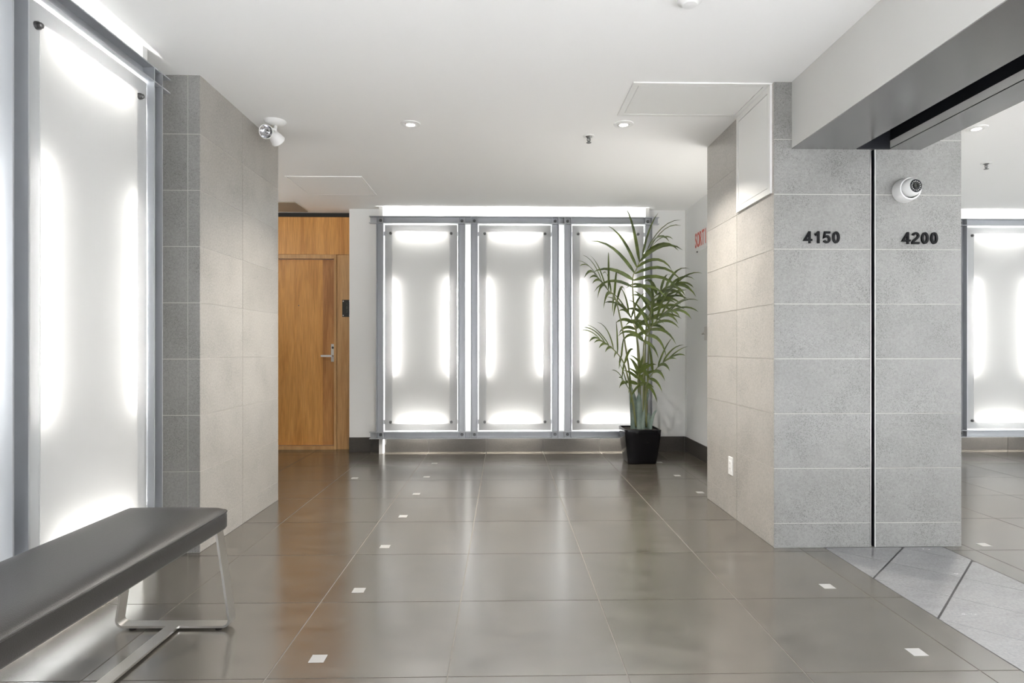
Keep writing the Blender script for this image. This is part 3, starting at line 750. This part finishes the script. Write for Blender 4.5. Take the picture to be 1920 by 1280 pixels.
so = rrect(0.158, 0.02, 0.316); obj("soil", so + [(0, 0, 0.322)], [(j, (j+1) % len(so), len(so)) for j in range(len(so))], M['soil'], pl)

pm = tag(empty("palm", (PX, PY, 0.29)), "tall potted palm with arching green fronds before the light panels", "plant")
def bez(pts, n):
    """Catmull-Rom through pts"""
    P_ = [Vector(p) for p in pts]; P_ = [P_[0]*2-P_[1]] + P_ + [P_[-1]*2-P_[-2]]
    out = []; segs = len(P_)-3
    for s in range(n+1):
        u = s/n*segs; i = min(int(u), segs-1); t = u-i
        a, b, c, d = P_[i:i+4]
        out.append(0.5*((2*b)+(c-a)*t+(2*a-5*b+4*c-d)*t*t+(3*b-a-3*c+d)*t**3))
    return out
def leaflet_mesh(root, dirv, length, width, droop, side_n):
    n = 7; v = []; f = []
    p = Vector(root); d = dirv.normalized(); step = length/n
    down = Vector((0, 0, -1))
    for i in range(n+1):
        t = i/n
        wdt = width*min(1.0, 0.35+t*4)*(1-t**2.2)**0.9
        sidev = d.cross(side_n)
        sidev = sidev.normalized() if sidev.length > 1e-5 else Vector((0, 1, 0))
        nrm = sidev.cross(d).normalized()
        v += [tuple(p-sidev*wdt/2+nrm*wdt*0.16), tuple(p), tuple(p+sidev*wdt/2+nrm*wdt*0.16)]
        p = p + d*step
        d = (d + down*droop*(0.35+1.3*t)/n).normalized()
    for i in range(n):
        a = i*3
        f += [(a, a+1, a+4, a+3), (a+1, a+2, a+5, a+4)]
    return v, f
def frond(stem, rachis, n, ll, droop, r0=0.010, spread=0.75, wl=0.036):
    o0 = Vector((PX, PY, 0.29))
    st = [Vector(p)-o0 for p in stem]; ra = [Vector(p)-o0 for p in rachis]
    path = bez(st + ra[1:], 10 + 3*len(ra))
    rs = [r0*(1-0.85*i/(len(path)-1)) for i in range(len(path))]
    F = MB().tube(path, rs, 7).build("frond", M['stem'], pm, True)
    rc_ = bez(ra, n+1)
    for i in range(n+1):
        t = i/n
        p = rc_[i]; d = (rc_[min(i+1, n+1)]-rc_[max(i-1, 0)]).normalized()
        sd = d.cross(Vector((0, -0.55, 0.83))); sd = sd.normalized()
        up = sd.cross(d).normalized()
        for s in (-1, 1):
            fw = 0.28 + 0.75*t + random.uniform(-0.08, 0.08)
            dv = sd*s*spread*(1-0.55*t) + d*fw + up*random.uniform(0.10, 0.34)
            lg_ = ll*(0.72+0.55*math.sin(math.pi*(0.18+0.70*t)))*random.uniform(0.78, 1.22)
            v, f = leaflet_mesh(p, dv, lg_, wl*random.uniform(0.85, 1.15), droop*random.uniform(0.6, 1.4)*(1.25-0.45*t), up)
            obj("leaflet", v, f, M['leaf'], F, smooth=True)
#PALM
FRONDS = [
    ([(1.345, 5.88, 0.34), (1.308, 5.88, 1.068), (1.254, 5.87, 1.718)], [(1.254, 5.87, 1.702), (1.284, 5.84, 1.87), (1.347, 5.8, 2.003), (1.425, 5.72, 2.082)], 7, 0.4, 1.9),
    ([(1.292, 5.9, 0.337), (1.2, 5.86, 1.017), (1.084, 5.8, 1.551)], [(1.084, 5.8, 1.551), (1.005, 5.76, 1.65), (0.922, 5.72, 1.737), (0.847, 5.66, 1.8)], 7, 0.34, 2.0),
    ([(1.401, 5.92, 0.334), (1.43, 5.95, 1.068), (1.461, 5.97, 1.533)], [(1.461, 5.97, 1.533), (1.528, 5.96, 1.648), (1.628, 5.94, 1.715), (1.734, 5.92, 1.75)], 6, 0.27, 1.9),
    ([(1.356, 5.86, 0.342), (1.347, 5.8, 0.863), (1.338, 5.74, 1.171)], [(1.338, 5.74, 1.171), (1.395, 5.68, 1.311), (1.48, 5.62, 1.409), (1.564, 5.56, 1.455)], 7, 0.31, 1.6),
    ([(1.338, 5.92, 0.334), (1.347, 5.96, 0.909), (1.324, 6.0, 1.227)], [(1.324, 6.0, 1.227), (1.282, 6.0, 1.375), (1.219, 5.98, 1.475), (1.135, 5.96, 1.531)], 6, 0.27, 1.5),
    ([(1.288, 5.86, 0.342), (1.213, 5.8, 0.735), (1.145, 5.74, 0.958)], [(1.145, 5.74, 0.958), (1.061, 5.7, 1.07), (0.963, 5.66, 1.145), (0.871, 5.62, 1.189)], 6, 0.25, 1.5),
    ([(1.387, 5.86, 0.342), (1.373, 5.82, 0.579), (1.368, 5.78, 0.752)], [(1.368, 5.78, 0.752), (1.42, 5.72, 0.877), (1.496, 5.66, 0.97), (1.575, 5.6, 1.021)], 5, 0.24, 1.4),
    ([(1.279, 5.84, 0.345), (1.254, 5.8, 0.53), (1.22, 5.76, 0.661)], [(1.22, 5.76, 0.661), (1.166, 5.72, 0.756), (1.107, 5.68, 0.814)], 3, 0.18, 1.6),
    ([(1.329, 5.88, 0.34), (1.314, 5.86, 0.628), (1.299, 5.84, 0.758)], [(1.299, 5.84, 0.758), (1.305, 5.82, 0.863), (1.332, 5.8, 0.925)], 3, 0.17, 1.2),
    ([(1.385, 5.94, 0.332), (1.404, 6.0, 0.908), (1.432, 6.05, 1.335)], [(1.432, 6.05, 1.335), (1.478, 6.06, 1.469), (1.542, 6.06, 1.561), (1.618, 6.06, 1.604)], 5, 0.26, 1.5)]
for a in FRONDS: frond(*a)
#ENDPALM
# grey-green sheaths at the foot of the stems
def sheath(x, y, w, h, lean, twist):
    o0 = Vector((PX, PY, 0.29)); n = 8; v = []; f = []
    for i in range(n+1):
        t = i/n; wd = w*(1-t)**0.55*(0.8+0.5*t); c_ = Vector((x+lean*t*t, y, 0.322+h*t))-o0
        cv = 0.35*wd
        a = Vector((math.cos(twist), math.sin(twist), 0)); b = Vector((-math.sin(twist), math.cos(twist), 0))
        for u in (-1, -0.5, 0, 0.5, 1): v.append(tuple(c_ + a*u*wd/2 + b*cv*u*u))
    for i in range(n):
        for k in range(4): f.append((i*5+k, i*5+k+1, i*5+k+6, i*5+k+5))
    obj("sheath", v, f, M['sheath'], pm, smooth=True)
for a in ((1.285, 5.85, 0.115, 0.42, -0.05, 0.1), (1.300, 5.835, 0.10, 0.36, 0.01, -0.3), (1.345, 5.90, 0.06, 0.22, -0.01, 0.2), (1.385, 5.86, 0.085, 0.16, 0.03, -0.2), (1.415, 5.84, 0.05, 0.20, 0.07, -0.5), (1.345, 5.83, 0.05, 0.40, 0.07, -0.2)):
    sheath(*a)
